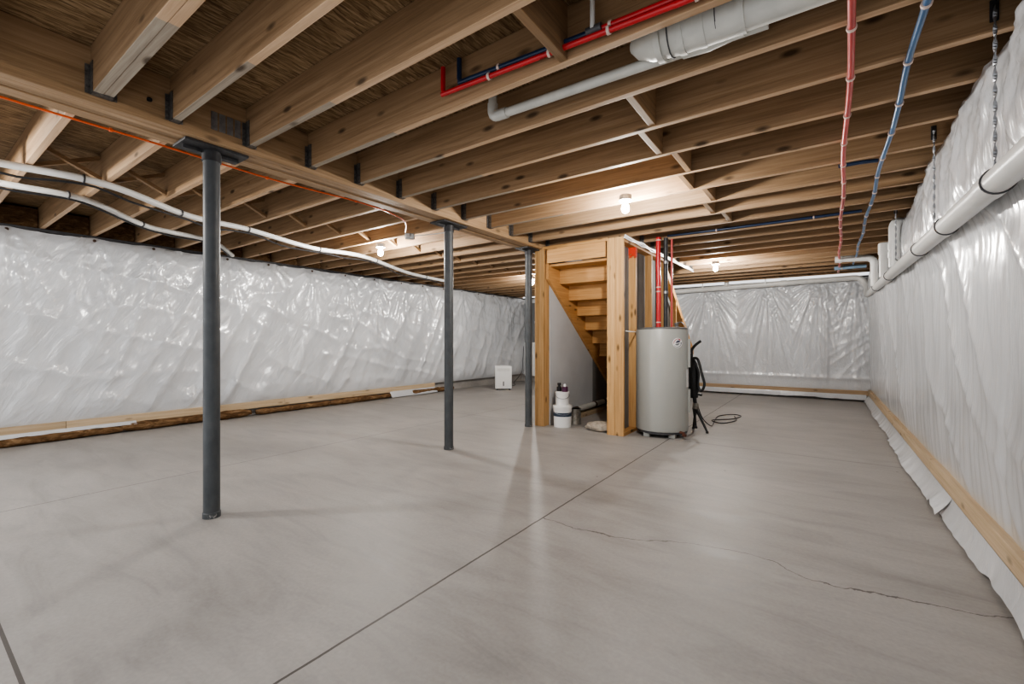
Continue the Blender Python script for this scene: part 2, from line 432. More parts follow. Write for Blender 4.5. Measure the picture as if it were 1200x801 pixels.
# nailing strips, batts and loose flaps at the foot of the walls
def flap(name, place, u0, u1, zt, label, seed, out=.05, gap=None):
    bm = new(); rows = []; n = int((u1-u0)/.03)
    for i in range(n+1):
        u = u0+(u1-u0)*i/n
        low = .012+.022*max(0, noise.noise(Vector((u*1.7, seed, 0))))+.012*max(0, noise.noise(Vector((u*9, seed, 2))))
        if gap and gap[0] < u < gap[1]: low += gap[2]
        o = out*(1+.8*noise.noise(Vector((u*1.3, seed, 5)))) + .014*noise.noise(Vector((u*8, seed, 8)))
        rows.append([bm.verts.new(place(u, zt+(low-zt)*k/5, o*(k/5)**1.3)) for k in range(6)])
    for a, b in zip(rows, rows[1:]):
        for k in range(5): bm.faces.new((a[k], b[k], b[k+1], a[k+1]))
    return tag(obj(name, bm, M['poly'], smooth='all'), label, 'plastic sheeting')
def strip_y(x0, x1, z0, z1, ys, cat, labels, grp, mat):
    for (a, b), l in zip(zip(ys, ys[1:]), labels):
        o = obj('nailing_strip', bx(x0, x1, -(b-a)/2+.002, (b-a)/2-.002, z0, z1), mat, loc=(0, (a+b)/2, 0)); tag(o, l, cat, grp)
strip_y(-6.805, -6.765, .105, .20, [-.55, 1.15, 3.55, 5.6, 6.75], 'wood strip',
        ['wooden nailing strip under the left blanket, nearest length by the left frame edge', 'wooden nailing strip under the left blanket, length behind the first column',
         'wooden nailing strip under the left blanket, length just past the first column', 'wooden nailing strip under the left blanket, far length ending before the dehumidifier'], 'nailing strips at the left wall', W['strip_y'])
strip_y(.625, .668, .12, .215, [-.55, 2.0, 4.4, 7.0, 10.1], 'wood strip',
        ['wooden nailing strip under the right blanket, beyond the lower right corner', 'wooden nailing strip under the right blanket, nearest length in view',
         'wooden nailing strip under the right blanket, middle length', 'wooden nailing strip under the right blanket, far length in the corner'], 'nailing strips at the right wall', W['strip_y'])
tag(obj('nailing_strip', bx(-1.5, 1.465, 10.10, 10.15, .10, .19), W['strip_x'], loc=(-.84, 0, 0)), 'wooden nailing strip under the pleated far blanket', 'wood strip')
def battmesh(y0, y1, seed, rr=.052):
    n = int((y1-y0)/.035); pts = []; R = []
    for i in range(n+1):
        y = y0+(y1-y0)*i/n
        pts.append((.012*noise.noise(Vector((y*3, seed, 0))), y-(y0+y1)/2, rr+.004*noise.noise(Vector((y*5, seed, 4)))))
        R.append(rr*(.92+.28*noise.noise(Vector((y*4.2, seed, 9)))+.12*noise.noise(Vector((y*14, seed, 1)))) * min(1, .75+6*min(i, n-i)/n))
    return tube(new(), pts, R, 12)
for y0, y1, rr, l in [(-.5, 1.62, .045, 'brown fibre batt roll at the foot of the left wall, nearest piece'), (1.6, 3.05, .055, 'ragged brown fibre batt roll at the foot of the left wall behind the first column'),
                  (3.12, 4.3, .046, 'brown fibre batt roll at the foot of the left wall right of the first column'), (4.3, 5.55, .05, 'brown fibre batt roll at the foot of the left wall, before the second column'), (6.1, 7.3, .05, 'brown fibre batt roll at the foot of the left wall, farthest piece by the dehumidifier')]:
    tag(obj('batt_roll', battmesh(y0, y1, y0, rr), M['batt'], smooth='all', loc=(-6.75, (y0+y1)/2, .002)), l, 'insulation', 'brown batts at the left wall')
flap('plastic_flap', lambda u, z, o: (-6.758+o, u, z+.075), -.5, 1.75, .05, 'white plastic edge draped over the nearest brown batt', 3, .03)
flap('plastic_flap', lambda u, z, o: (-6.758+o, u, z), 5.55, 6.75, .12, 'crumpled white plastic edge at the left wall near the dehumidifier', 4, .07)
flap('plastic_flap', lambda u, z, o: (.622-o, u, z), .2, 3.75, .125, 'loose white plastic flap below the right strip, nearest piece', 5, .045)
flap('plastic_flap', lambda u, z, o: (.622-o, u, z), 3.7, 6.2, .125, 'torn white plastic flap below the right strip with a lifted corner', 6, .075, (3.7, 3.95, .02))
flap('plastic_flap', lambda u, z, o: (.622-o, u, z), 6.15, 10.05, .125, 'white plastic flap below the right strip running into the far corner', 7, .06)
flap('plastic_flap', lambda u, z, o: (u, 10.098-o, z+.02), -2.4, .6, .10, 'white plastic flap hanging below the far wooden strip', 8, .05)

# ------------------------------------------------------------------ main beam
beam = thing('main_beam', 'built-up wood carrying beam resting on the three grey columns', 'beam', (0, 0, ZB-.035))
xs = [-3.18, -3.128, -3.076, -3.024, -2.972, -2.92]
for i, (a, b) in enumerate(zip(xs, xs[1:])):
    dz = [.004, 0, .006, .001, 0.0][i]
    obj('beam_ply', bx(a+.0015, b-.0015, YF, 10.1, dz, ZT-ZB+.033, bevel=.004), W['beam'], beam)
bm = new()
for k in range(6): box(bm, -2.9195, -2.9165, 1.10+k*.042, 1.10+k*.042+.033, .07, .175)
o = obj('nail_plate', bm, M['steel'], beam); o['label'] = 'grey ribbed nail plate'
obj('bolt_hole', bx(-2.9195, -2.917, .80, .822, .10, .12, bevel=.008), M['rubber'], beam)

# ------------------------------------------------------------------ joists
def hanger_bm(side, xe, ply=1):
    bm = new(); w = .019*ply
    s = 1 if side == 'R' else -1
    x0, x1 = sorted((xe, xe+s*.045))
    box(bm, x0, x1, -w-.004, w+.004, -.003, .001)          # seat
    for q in (-1, 1):
        a, b = sorted((q*(w+.0005), q*(w+.003)))
        box(bm, x0, x1, a, b, -.003, .15)
        a, b = sorted((q*(w+.001), q*(w+.022)))
        f0, f1 = sorted((xe, xe+s*.002)); box(bm, f0, f1, a, b, .0, .14)
        for k in range(4): box(bm, *sorted((xe+s*.002, xe+s*.004)), q*(w+.012)-.004, q*(w+.012)+.004, .02+k*.035, .029+k*.035)
    return bm
def joist(name, x0, x1, y, label, group, side, ply=1, hang=True):
    t = thing(name, label, 'joist', ((x0+x1)/2, y, ZB), 0, group)
    L = (x1-x0)/2
    for p in range(ply):
        c = (p-(ply-1)/2)*.0395
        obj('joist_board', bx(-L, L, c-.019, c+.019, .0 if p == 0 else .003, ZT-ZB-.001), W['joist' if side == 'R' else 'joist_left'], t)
    if hang:
        e = -L if side == 'R' else L
        o = obj('joist_hanger', hanger_bm(side, e, ply), M['hanger'], t); o['label'] = 'dark steel hanger'
    return t
yr = [-.3, .16, .62, .92, 1.31, 1.71, 2.10, 2.505, 2.905, 3.31] + [3.31+.403*k for k in range(1, 18)]
i = 0
for y in yr:
    if y > 10.1: break
    stair = 4.95 < y < 7.75
    l = 'spruce floor joist right of the beam, %s from the front' % ORD[i]
    if i == 2: l = 'doubled spruce joist right of the beam at the upper left, dark hanger at its end'
    if stair: l = 'shortened spruce joist right of the stair opening, %s right-hand joist from the front' % ORD[i]
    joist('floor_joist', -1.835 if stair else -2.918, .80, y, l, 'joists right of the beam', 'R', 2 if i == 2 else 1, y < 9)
    i += 1
yl = [-.25, .16, .57] + [.57+.406*k for k in range(1, 24)]
for i, y in enumerate(yl):
    if y > 10.1: break
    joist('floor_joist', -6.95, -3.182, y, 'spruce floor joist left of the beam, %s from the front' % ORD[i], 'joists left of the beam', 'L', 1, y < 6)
tag(obj('stair_header', bx(-1.875, -1.837, -1.4, 1.4, 0, ZT-ZB-.001), W['joist_y'], loc=(0, 6.36, ZB)), 'spruce header beside the stair opening carrying the short joists', 'header')
# blocking between right-hand joists
blk = [(1.31, 1.71, -.92), (2.10, 2.505, -.79), (2.505, 2.905, -.87), (2.905, 3.31, -.79), (3.31, 3.713, -.86), (3.713, 4.116, -.78), (4.116, 4.519, -.86), (4.519, 4.922, -.78)]
for k, (a, b, x) in enumerate(blk):
    l = 'short wood blocking piece between right-hand joists, %s from the front' % ORD[k]
    if k == 0: l = 'short wood blocking piece right above the red and blue tubing'
    tag(obj('joist_blocking', bx(-.019, .019, -(b-a)/2+.0195, (b-a)/2-.0195, 0, ZT-ZB-.002), W['joist_y'], loc=(x, (a+b)/2, ZB+.003)), l, 'blocking', 'blocking between the right joists')
# slanting bridging between left-hand joists
for k in range(2, 18):
    a, b = yl[k]+.0195, yl[k+1]-.0195
    for q, w in ((0, 'rising away'), (1, 'falling away')):
        bm = new(); z0, z1 = (.03, .2) if q == 0 else (.2, .03)
        x = -4.55+.05*q+.02*noise.noise(Vector((k, q, 0)))
        prism(bm, [(-(b-a)/2, z0-.015), ((b-a)/2, z1-.015), ((b-a)/2, z1+.015), (-(b-a)/2, z0+.015)], 0, -.02, .02)
        tag(obj('bridging_strut', bm, W['joist_y'], loc=(x, (a+b)/2, ZB)), 'slanting wood bridging strut %s in the left joists, %s bay from the front' % (w, ORD[k-2]), 'bridging', 'bridging between the left joists')
# far rim blocking over left wall (dark batts between joist ends)
for k in range(2, 23):
    a, b = yl[k]+.02, yl[k+1]-.02
    if b > 10.1: break
    bm = bx(-.05, .05, -(b-a)/2, (b-a)/2, 0, .21, bevel=.03)
    tag(obj('rim_batt', bm, M['batt'], smooth=True, loc=(-6.90, (a+b)/2, ZB+.002)), 'brown batt stuffed between left joist ends above the blanket, %s from the front' % ORD[k-2], 'insulation', 'rim batts above the left wall')

# ------------------------------------------------------------------ steel columns
def column(y, l, r=.0445):
    t = thing('steel_column', l, 'column', (-3.06, y, 0), 0, 'grey steel columns under the beam')
    obj('pole', lathe(new(), [(r, .004), (r, 2.205)], 32), M['column'], t, smooth=True)
    obj('collar', lathe(new(), [(r+.006, 2.16), (r+.006, 2.219)], 32), M['plate'], t, smooth=True)
    bm = new(); box(bm, -.09, .10, -.17, .17, 2.219, 2.233, .002)
    for s in (-1, 1):
        box(bm, -.004, .004, *sorted((s*.05, s*.15)), 2.203, 2.219)
    obj('top_plate', bm, M['plate'], t)
    obj('base', lathe(new(), [(r+.004, 0), (r+.004, .03), (r, .034)], 32), M['column'], t, smooth=True)
column(1.156, 'grey painted steel column nearest the camera under the beam')
column(3.245, 'grey painted steel column in the middle under the beam')
column(4.70, 'grey painted steel column beside the stair framing')

# ------------------------------------------------------------------ stair enclosure
def stud(x0, x1, y0, y1, z0, z1, label, parent=None, mat='stud'):
    cx, cy = (x0+x1)/2, (y0+y1)/2
    o = obj('wall_stud', bx(x0-cx, x1-cx, y0-cy, y1-cy, 0, z1-z0, bevel=.004), W[mat], loc=(cx, cy, z0))
    return tag(o, label, 'stud', 'studs of the stair framing')
stud(-3.03, -2.90, 4.80, 4.838, 0, 2.262, 'wide corner stud beside the far grey column, front board')
stud(-3.03, -2.90, 4.84, 4.94, 0, 2.262, 'corner post stud beside the far grey column, board behind the front one')
stud(-2.05, -1.955, 4.80, 4.94, .0, 2.255, 'knotty corner stud left of the water heater, left board')
stud(-1.953, -1.853, 4.80, 4.838, .0, 2.255, 'knotty corner stud left of the water heater, right board')
o = stud(-1.943, -1.853, 5.20, 5.238, .04, 2.20, 'stud with red paint at its top behind the corner stud')
stud(-1.943, -1.853, 5.79, 5.828, .04, 2.20, 'stud behind the red supply pipe, middle of the stair side wall')
stud(-1.943, -1.853, 6.41, 6.448, .04, 2.20, 'last full-height stud of the stair side wall, behind the dark pipe')
bm = box(new(), -1.944, -1.852, 5.1985, 5.2395, 1.95, 2.201); 
tag(obj('paint_mark', bm, M['redpaint']), 'red spray paint mark on top of the second stud', 'paint mark')
tag(obj('bottom_plate', bx(-1.95, -1.853, 4.842, 7.7, 0, .038), W['stair_y']), 'wooden bottom plate of the stair side wall beside the water heater', 'plate')
tag(obj('top_plate', bx(-1.95, -1.853, 4.842, 6.52, 2.202, 2.24), W['stair_y']), 'wooden top plate over the studs of the stair side wall', 'plate')
bm = new(); prism(bm, [(6.5, 2.12), (8.05, .95), (8.05, .85), (6.5, 2.02)], 0, -1.943, -1.853)
tag(obj('sloped_plate', bm, W['stair_y']), 'sloped wooden plate following the stair behind the water heater', 'plate')
for k, (y, l) in enumerate([(6.95, 'short stud under the sloped plate, nearer one'), (7.55, 'short stud under the sloped plate, farther one')]):
    stud(-1.943, -1.853, y, y+.038, .04, 2.06-(y-6.5)*.755, l)
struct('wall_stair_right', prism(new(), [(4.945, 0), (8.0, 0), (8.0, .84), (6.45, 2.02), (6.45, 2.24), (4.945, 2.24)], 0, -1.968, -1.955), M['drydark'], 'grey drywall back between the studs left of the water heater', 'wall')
struct('wall_stair_left', bx(-2.905, -2.89, 4.945, 6.22, 0, 2.255, bevel=0), M['drywall'], 'pale grey drywall inside the space under the stair', 'wall')
struct('wall_stair_end', bx(-2.905, -2.89, 6.222, 8.0, 0, 2.255, bevel=0), M['drydark'], 'dark grey board deep under the stair', 'wall')  # darker grey board continuing the pale drywall deeper under the stair
struct('wall_stair_outer', bx(-3.04, -3.025, 4.945, 8.0, 0, 2.255, bevel=0), M['drywall'], 'drywall outer face of the stair enclosure toward the left bay', 'wall')
tag(obj('top_plate', bx(-2.905, -2.045, 4.80, 4.84, 2.228, 2.264), W['stair_x']), 'thin wooden top plate across the stair opening front', 'plate')
# stair seen from below
st = thing('stair_flight', 'open-backed pine basement stair seen from underneath', 'stair', (-2.46, 4.9, 0))
RISE, RUN = .195, .25
def tz(k): return 2.05-RISE*k
for s, nm in ((-1, 'stringer'), (1, 'stringer')):
    top = []; 
    for k in range(0, 10): top += [(RUN*k, tz(k-1) if k else 2.255), (RUN*k, tz(k))][0 if k == 0 else 0:]
    poly = [(-.06, 2.255), (0.0, 2.255)]
    for k in range(0, 10): poly += [(RUN*k+.0, tz(k)), (RUN*(k+1), tz(k))]
    poly += [(RUN*10, 0.0), (2.38, 0.0), (-.06, 1.86)]
    pp = []
    for p in poly:
        if not pp or (abs(p[0]-pp[-1][0])+abs(p[1]-pp[-1][1])) > 1e-5: pp.append(p)
    obj('stringer', prism(new(), pp, 0, *((-.428, -.39) if s < 0 else (.39, .428))), W['stair_y'], st)
obj('riser', bx(-.389, .389, -.10, -.075, 2.05, 2.226), W['stair_x'], st)
for k in range(0, 10):
    y = RUN*k
    obj('tread', bx(-.389, .389, y-.025, y+RUN+.012, tz(k)-.032, tz(k)), W['stair_x'], st)
    obj('riser', bx(-.389, .389, y+RUN-.022, y+RUN-.003, max(0.001, tz(k+1)), tz(k)-.033), W['stair_x'], st)

# white cable bundle lying over the studs' top
def wavy(a, b, n, amp, seed):
    A, B = Vector(a), Vector(b)
    return [A.lerp(B, i/n)+Vector((noise.noise(Vector((i*.9, seed, 0))), noise.noise(Vector((i*.9, seed, 5)))*.6, noise.noise(Vector((i*.9, seed, 9)))))*amp for i in range(n+1)]
cb = thing('cable_bundle', 'white cables running along the top of the stair side wall', 'cable')
for k in range(3):
    obj('cable', tube(new(), smooth_path(wavy((-1.835+.008*k, 4.78, 2.235+.012*k), (-1.78, 7.7, 2.225+.012*k), 16, .018, k*3.1), 3), .008, 7), M['white'], cb, smooth=True)
obj('cable', tube(new(), smooth_path(wavy((-1.90, 4.79, 2.262), (-1.82, 5.6, 2.25), 6, .02, 22), 4), .004, 6), M['rubber'], cb, smooth=True)
tag(obj('stud_cable', tube(new(), smooth_path([(-1.845, 4.86, 1.19), (-1.846, 5.0, 1.185), (-1.845, 5.19, 1.185), (-1.846, 5.4, 1.18)], 4), .006, 7), M['white'], smooth=True), 'thin white cable crossing between studs left of the water heater', 'cable')

# ------------------------------------------------------------------ water heater
HX, HY, HR = -1.55, 5.215, .288
wh = thing('water_heater', 'tall grey cylindrical water heater beside the stair framing', 'water heater', (HX, HY, 0))
obj('tank', lathe(new(), [(HR-.02, .06), (HR, .07), (HR, 1.195), (HR-.006, 1.208)], 64), M['tank'], wh, smooth=True)
obj('tank_lid', lathe(new(), [(HR-.004, 1.207), (HR-.012, 1.225), (HR-.06, 1.232), (.02, 1.236)], 64), M['tanktop'], wh, smooth=True)
obj('base_ring', lathe(new(), [(HR-.03, .035), (HR-.012, .04), (HR-.012, .072)], 64), M['gasket'], wh, smooth=True)
for a in (-115, -45, 5, 90, 160):
    x, y = .235*math.cos(math.radians(a)), .235*math.sin(math.radians(a))
    obj('foot', bx(x-.035, x+.035, y-.035, y+.035, 0, .045, bevel=.006), M['tank'], wh)
def curved(a0, a1, z0, z1, r0, r1, n=10):
    bm = new(); rows = []
    for i in range(n+1):
        a = math.radians(a0+(a1-a0)*i/n)
        rows.append([bm.verts.new((r*math.cos(a), r*math.sin(a), z)) for r, z in ((r0, z0), (r1, z0), (r1, z1), (r0, z1))])
    for p, q in zip(rows, rows[1:]):
        for k in range(4): bm.faces.new((p[k], p[(k+1) % 4], q[(k+1) % 4], q[k]))
    bm.faces.new(rows[0][::-1]); bm.faces.new(rows[-1]); bmesh.ops.recalc_face_normals(bm, faces=bm.faces[:])
    return bm
for z0, z1 in ((.78, 1.10), (.27, .53)):
    o = obj('access_panel', curved(2, 30, z0, z1, HR-.002, HR+.022), M['tank'], wh, smooth=True); o['label'] = 'raised pale access panel'
    obj('panel_screw', curved(14, 16, (z0+z1)/2-.006, (z0+z1)/2+.006, HR+.02, HR+.026, 2), M['steel'], o)
obj('rating_label', curved(-8, 12, .56, .76, HR, HR+.0015), M['white'], wh, smooth=True)
def decal(poly, rr, ca=-38.5, cz=1.055):
    bm = new(); vs = []
    for u, v in poly:
        a = math.radians(ca)+u/HR
        vs.append(bm.verts.new((rr*math.cos(a), rr*math.sin(a), cz+v)))
    bm.faces.new(vs); bmesh.ops.triangulate(bm, faces=bm.faces[:]); return bm
def arcband(r0, r1, a0, a1, sq=.85, rot=.35, dx=0, dy=0, n=14):
    o = [];  i = []
    for k in range(n+1):
        t = k/n; a = math.radians(a0+(a1-a0)*t); w = math.sin(PI*min(1, max(0, t)))**.6
        for L, r in ((o, r1), (i, r1-(r1-r0)*w)):
            x, y = r*math.cos(a), r*math.sin(a)*sq
            L.append((dx+x*math.cos(rot)-y*math.sin(rot), dy+x*math.sin(rot)+y*math.cos(rot)))
    return o+i[1:-1][::-1]
lg = obj('emblem', decal([(.062*math.cos(2*PI*k/28), .055*math.sin(2*PI*k/28)) for k in range(28)], HR+.0012), M['white'], wh); lg['label'] = 'round white swirl emblem'
obj('emblem_swirl', decal(arcband(.024, .054, 15, 170), HR+.002), M['logored'], lg)
obj('emblem_swirl', decal(arcband(.020, .055, 190, 350), HR+.002), M['logonavy'], lg)
obj('emblem_swirl', decal(arcband(.002, .030, -10, 170, dx=.006, dy=.002), HR+.0024), M['logonavy'], lg)
obj('emblem_swirl', decal(arcband(.004, .028, 180, 345, dx=-.006, dy=-.004), HR+.0024), M['panel'], lg)
# its supply pipes
rp = thing('supply_pipe', 'red sleeved pipe rising from the water heater to the joists', 'pipe', (HX-.045, HY+.02, 1.228))
obj('pipe_run', tube(new(), [(0, 0, 0), (0.004, 0, .4), (-.004, 0, .8), (0, 0, 1.06)], .027, 14), M['red'], rp, smooth=True)
for z in (.06, .42, .47, 1.02): obj('pipe_tie', lathe(new(), [(.030, z), (.030, z+.012)], 14), M['clip'], rp, smooth=True)
bp_ = thing('supply_pipe', 'dark sleeved pipe rising from the water heater beside the red one', 'pipe', (HX+.03, HY+.05, 1.228))
obj('pipe_run', tube(new(), [(0, 0, 0), (0, 0, .5), (0, 0, 1.05)], .024, 14), M['plate'], bp_, smooth=True)
for z in (.4, .75): obj('pipe_collar', lathe(new(), [(.028, z), (.028, z+.03)], 14), M['steel'], bp_, smooth=True)
rp2 = thing('supply_pipe', 'thin red pipe stub right of the dark sleeved pipe', 'pipe', (HX+.085, HY+.1, 1.228))
obj('pipe_run', tube(new(), [(0, 0, 0), (0, 0, 1.04)], .012, 10), M['redsoft'], rp2, smooth=True)
vt = thing('relief_valve', 'small dark relief valve and fittings on the tank lid', 'valve', (HX+.16, HY+.02, 1.23))
obj('valve_body', lathe(new(), [(.018, 0), (.018, .03), (.026, .032), (.026, .05), (.012, .055)], 14), M['tanktop'], vt, smooth=True)
obj('valve_lever', tube(new(), smooth_path([(0, 0, .05), (.05, -.01, .06), (.09, -.015, .03), (.1, -.015, -.01)], 4), .005, 7), M['steel'], vt, smooth=True)
dv = thing('drain_valve', 'small reddish brass drain valve at the foot of the water heater', 'valve', (HX+.26, HY-.16, 0.07))
obj('valve_body', tube(new(), [(-.04, .03, 0), (.03, -.02, 0)], .014, 10), M['brass'], dv, smooth=True)
obj('valve_knob', lathe(new(), [(.02, -.03), (.024, -.02), (.024, -.008), (.01, 0)], 12, (.035, -.02, -.005)), M['brass'], dv, smooth=True)

# ------------------------------------------------------------------ folded black tripod beside the heater
tp = thing('folded_tripod', 'black folded tripod with strap leaning behind the water heater', 'tripod', (-1.26, 5.58, 0))
obj('centre_pole', tube(new(), smooth_path([(-.005, 0, .32), (-.04, .02, .65), (-.055, .02, .92), (-.03, .02, 1.0), (.03, .02, 1.06), (.055, .02, 1.075)], 4), [.022]*5+[.020]*4+[.016]*12, 10), M['black'], tp, smooth=True)
obj('body', tube(new(), [(-.02, .01, .40), (-.03, .01, .5), (-.035, .012, .66), (-.03, .01, .8), (-.035, .01, .86)], [.045, .06, .062, .05, .02], 12), M['black'], tp, smooth=True)
obj('strap', tube(new(), smooth_path([(-.03, -.01, .87), (.03, -.03, .86), (.075, -.035, .7), (.105, -.035, .57), (.07, -.03, .49), (.03, -.02, .55), (.035, -.02, .7), (.0, -.02, .8)], 5), .016, 8), M['black'], tp, smooth=True)
o = obj('joint_collar', lathe(new(), [(.03, .27), (.034, .28), (.034, .33), (.028, .34)], 14), M['tin'], tp, smooth=True)
for p, q in (((-.02, .0, .28), (.03, -.12, .075)), ((.0, .0, .28), (.14, -.06, .02)), ((.0, .02, .28), (-.05, .10, .02))):
    lg_ = obj('leg', tube(new(), [p, q], [.018, .012], 9), M['black'], tp, smooth=True)
    d = Vector(q); obj('foot', lathe(new(), [(.016, -.014), (.018, 0), (.012, .012)], 10, tuple(d)), M['rubber'], lg_, smooth=True)
obj('clamp_knob', tube(new(), [(.03, -.02, .45), (.075, -.03, .44)], .014, 9), M['black'], tp, smooth=True)
cd = [(-1.255, 5.62, .34), (-1.22, 5.75, .14), (-1.17, 6.0, .012), (-1.22, 6.5, .008), (-1.24, 6.9, .008), (-1.1, 7.15, .008), (-.98, 7.05, .008), (-1.05, 6.7, .010), (-1.25, 6.45, .012), (-1.1, 6.3, .008), (-.98, 6.6, .012), (-1.05, 6.95, .014)]
tag(obj('power_cord', tube(new(), smooth_path(cd, 6), .006, 7), M['rubber'], smooth=True), 'thin black cord looped on the floor behind the tripod', 'cord')

# ------------------------------------------------------------------ things under the stair
def bucket(loc, r, h, label, band, lidm='white'):
    t = thing('paint_bucket', label, 'bucket', loc)
    obj('bucket_body', lathe(new(), [(r*.93, 0), (r*.99, h*.86), (r*1.0, h*.9)], 32), M['white'], t, smooth=True)
    obj('lid', lathe(new(), [(r*1.05, h*.87), (r*1.05, h*.97), (r*.98, h), (r*.3, h)], 32), M[lidm], t, smooth=True)
    if band:
        o = obj('label_band', lathe(new(), [(r*.972, h*band[0]), (r*.985, h*band[1])], 32, cap=False), M[band[2]], t, smooth=True)
    hd = [(r*1.03*math.cos(a), r*1.03*math.sin(a), h*.80-.10*math.sin((a-PI*.9)/1.2*PI) if 0 else h*.78-.05*abs(math.sin(a-.6))) for a in [i*PI/12-PI*.75 for i in range(13)]]
    obj('handle', tube(new(), hd, .003, 6), M['steel'], t, smooth=True)
    return t
bucket((-2.715, 4.955, 0), .118, .27, 'white plastic paint bucket with navy band on the floor under the stair', (.50, .68, 'label'))
bucket((-2.725, 4.965, .2705), .088, .17, 'smaller white paint pail stacked on the large bucket', None)
b = thing('bottle', 'small black bottle standing on the stacked white pail', 'bottle', (-2.765, 4.96, .4415))
obj('bottle_body', lathe(new(), [(.03, 0), (.032, .01), (.032, .05), (.016, .065), (.014, .075)], 18), M['black'], b, smooth=True)
obj('cap', lathe(new(), [(.02, .075), (.022, .082), (.022, .1), (.018, .105)], 16), M['black'], b, smooth=True)
b = thing('small_can', 'small maroon can with white cap on the stacked white pail', 'can', (-2.675, 4.945, .4415))
obj('can_body', lathe(new(), [(.038, 0), (.038, .055), (.03, .062)], 18), M['purple'], b, smooth=True)
obj('cap', lathe(new(), [(.016, .062), (.017, .085), (.01, .095)], 14), M['white'], b, smooth=True)
b = thing('paint_can', 'bare metal paint can right of the white bucket', 'can', (-2.665, 5.19, 0))
obj('can_body', lathe(new(), [(.083, 0), (.085, .006), (.082, .012), (.082, .19), (.086, .194), (.086, .202)], 28), M['tin'], b, smooth=True)
obj('lid', lathe(new(), [(.074, .202), (.072, .196), (.02, .196)], 28), M['tin'], b, smooth=True)
# sack
bm = new(); bmesh.ops.create_icosphere(bm, subdivisions=4, radius=1)
for v in bm.verts:
    n = noise.noise(v.co*2.2)*.16+noise.noise(v.co*6)*.04
    v.co = v.co*(1+n); v.co.x *= .20; v.co.y *= .15; v.co.z *= .062
    v.co.z = max(v.co.z, -.045)+.046
tag(obj('sack', bm, M['sack'], smooth='all', loc=(-2.20, 5.0, 0)), 'lumpy tan sack lying on the floor beside the corner stud', 'sack')
lb = [(-2.885, -2.80)]
tag(obj('floor_plate', bx(-2.888, -2.80, 5.15, 7.0, 0, .06), W['strip_y']), 'wooden floor plate along the drywall under the stair', 'plate')
pr = thing('drain_line', 'white pipe with brown bands running along the wall under the stair', 'pipe', (-2.84, 5.2, .115))
obj('pipe_run', tube(new(), [(0, 0, 0), (0, 1.85, .03)], .04, 16), M['pvcold'], pr, smooth=True)
for y in (.0, .14, .30, .36, .95, 1.3):
    bm = tube(new(), [(0, y, y*.016), (0, y+.05, (y+.05)*.016)], .045, 16); obj('band', bm, M['brownband'], pr, smooth=True)

# ------------------------------------------------------------------ dehumidifier and panel on the far left
dh = thing('dehumidifier', 'white portable dehumidifier on the floor by the left blanket', 'dehumidifier', (-5.92, 8.05, 0), math.radians(38))
obj('housing', bx(-.185, .185, -.14, .14, .025, .53, bevel=.02), M['white'], dh, smooth=True)
obj('front_cover', bx(-.178, .178, -.149, -.138, .03, .50, bevel=.006), M['white'], dh, smooth=True)
bm = new()
for k in range(7): box(bm, -.14, .14, -.152, -.147, .42+k*.009, .424+k*.009)
obj('grille', bm, M['pvcold'], dh)
obj('tank_handle', bx(-.012, .012, -.154, -.146, .09, .19, bevel=.004), M['gasket'], dh)
obj('control_strip', bx(-.15, .15, -.06, .06, .528, .534), M['pvc'], dh)
for s in (-1, 1):
    for q in (-1, 1): obj('caster', lathe(new(), [(.02, 0), (.022, .012), (.02, .026)], 12, (s*.14, q*.1, 0)), M['rubber'], dh, smooth=True)
ep = thing('electrical_panel', 'grey electrical panel on the far wall behind the last column', 'electrical panel', (-6.48, 10.06, 1.06))
obj('cabinet', bx(-.2, .2, 0, .09, 0, 1.05, bevel=.006), M['panel'], ep)
obj('door', bx(-.17, .17, -.012, 0, .08, .95, bevel=.004), M['panel'], ep)
obj('latch', bx(.12, .14, -.02, -.011, .5, .56), M['steel'], ep)
tag(obj('backer_board', bx(-6.70, -6.27, 10.085, 10.105, .15, 1.05), M['white']), 'white board below the grey electrical panel on the far wall', 'board')
tag(obj('panel_cord', tube(new(), smooth_path([(-6.70, 10.05, .95), (-6.71, 10.02, .6), (-6.72, 9.98, .25), (-6.70, 9.6, .012), (-6.5, 9.3, .01), (-6.2, 8.9, .01), (-6.02, 8.25, .03)], 5), .007, 7), M['rubber'], smooth=True), 'dark cord running down the far corner to the dehumidifier', 'cord')

# ------------------------------------------------------------------ ceiling lights
def light(x, y, l):
    t = thing('ceiling_light', l, 'light', (x, y, ZB), 0, 'bare bulb lights on the joists')
    obj('junction_box', lathe(new(), [(.05, 0), (.053, -.004), (.053, -.042), (.05, -.045)][::-1], 8), M['steel'], t)
    obj('lamp_holder', lathe(new(), [(.028, -.058), (.048, -.052), (.055, -.046)], 24), M['porcelain'], t, smooth=True)
    obj('bulb', lathe(new(), [(.006, -.148), (.02, -.142), (.029, -.127), (.031, -.11), (.027, -.088), (.016, -.07), (.0135, -.0585)], 14), M['bulb'], t, smooth='all')['label'] = 'lit white bulb'
    return t
light(-4.46, 3.52, 'lit bare bulb light under the left joists behind the middle column')
light(-1.34, 3.515, 'lit bare bulb light above the front of the stair framing')
light(-1.34, 7.18, 'lit bare bulb light at the far end above the water heater')
light(-4.43, 6.93, 'lit bare bulb light behind the far grey column')
light(-4.46, -.15, 'lit bare bulb light left of the beam behind the camera')
jb = thing('junction_box', 'round metal junction box on the left joists with cables', 'junction box', (-3.80, 3.40, ZB))
obj('box_body', lathe(new(), [(.04, -.046), (.055, -.044), (.055, 0)], 8), M['steel'], jb)
obj('cover', lathe(new(), [(.05, -.052), (.057, -.05), (.057, -.044)], 8), M['steel'], jb)
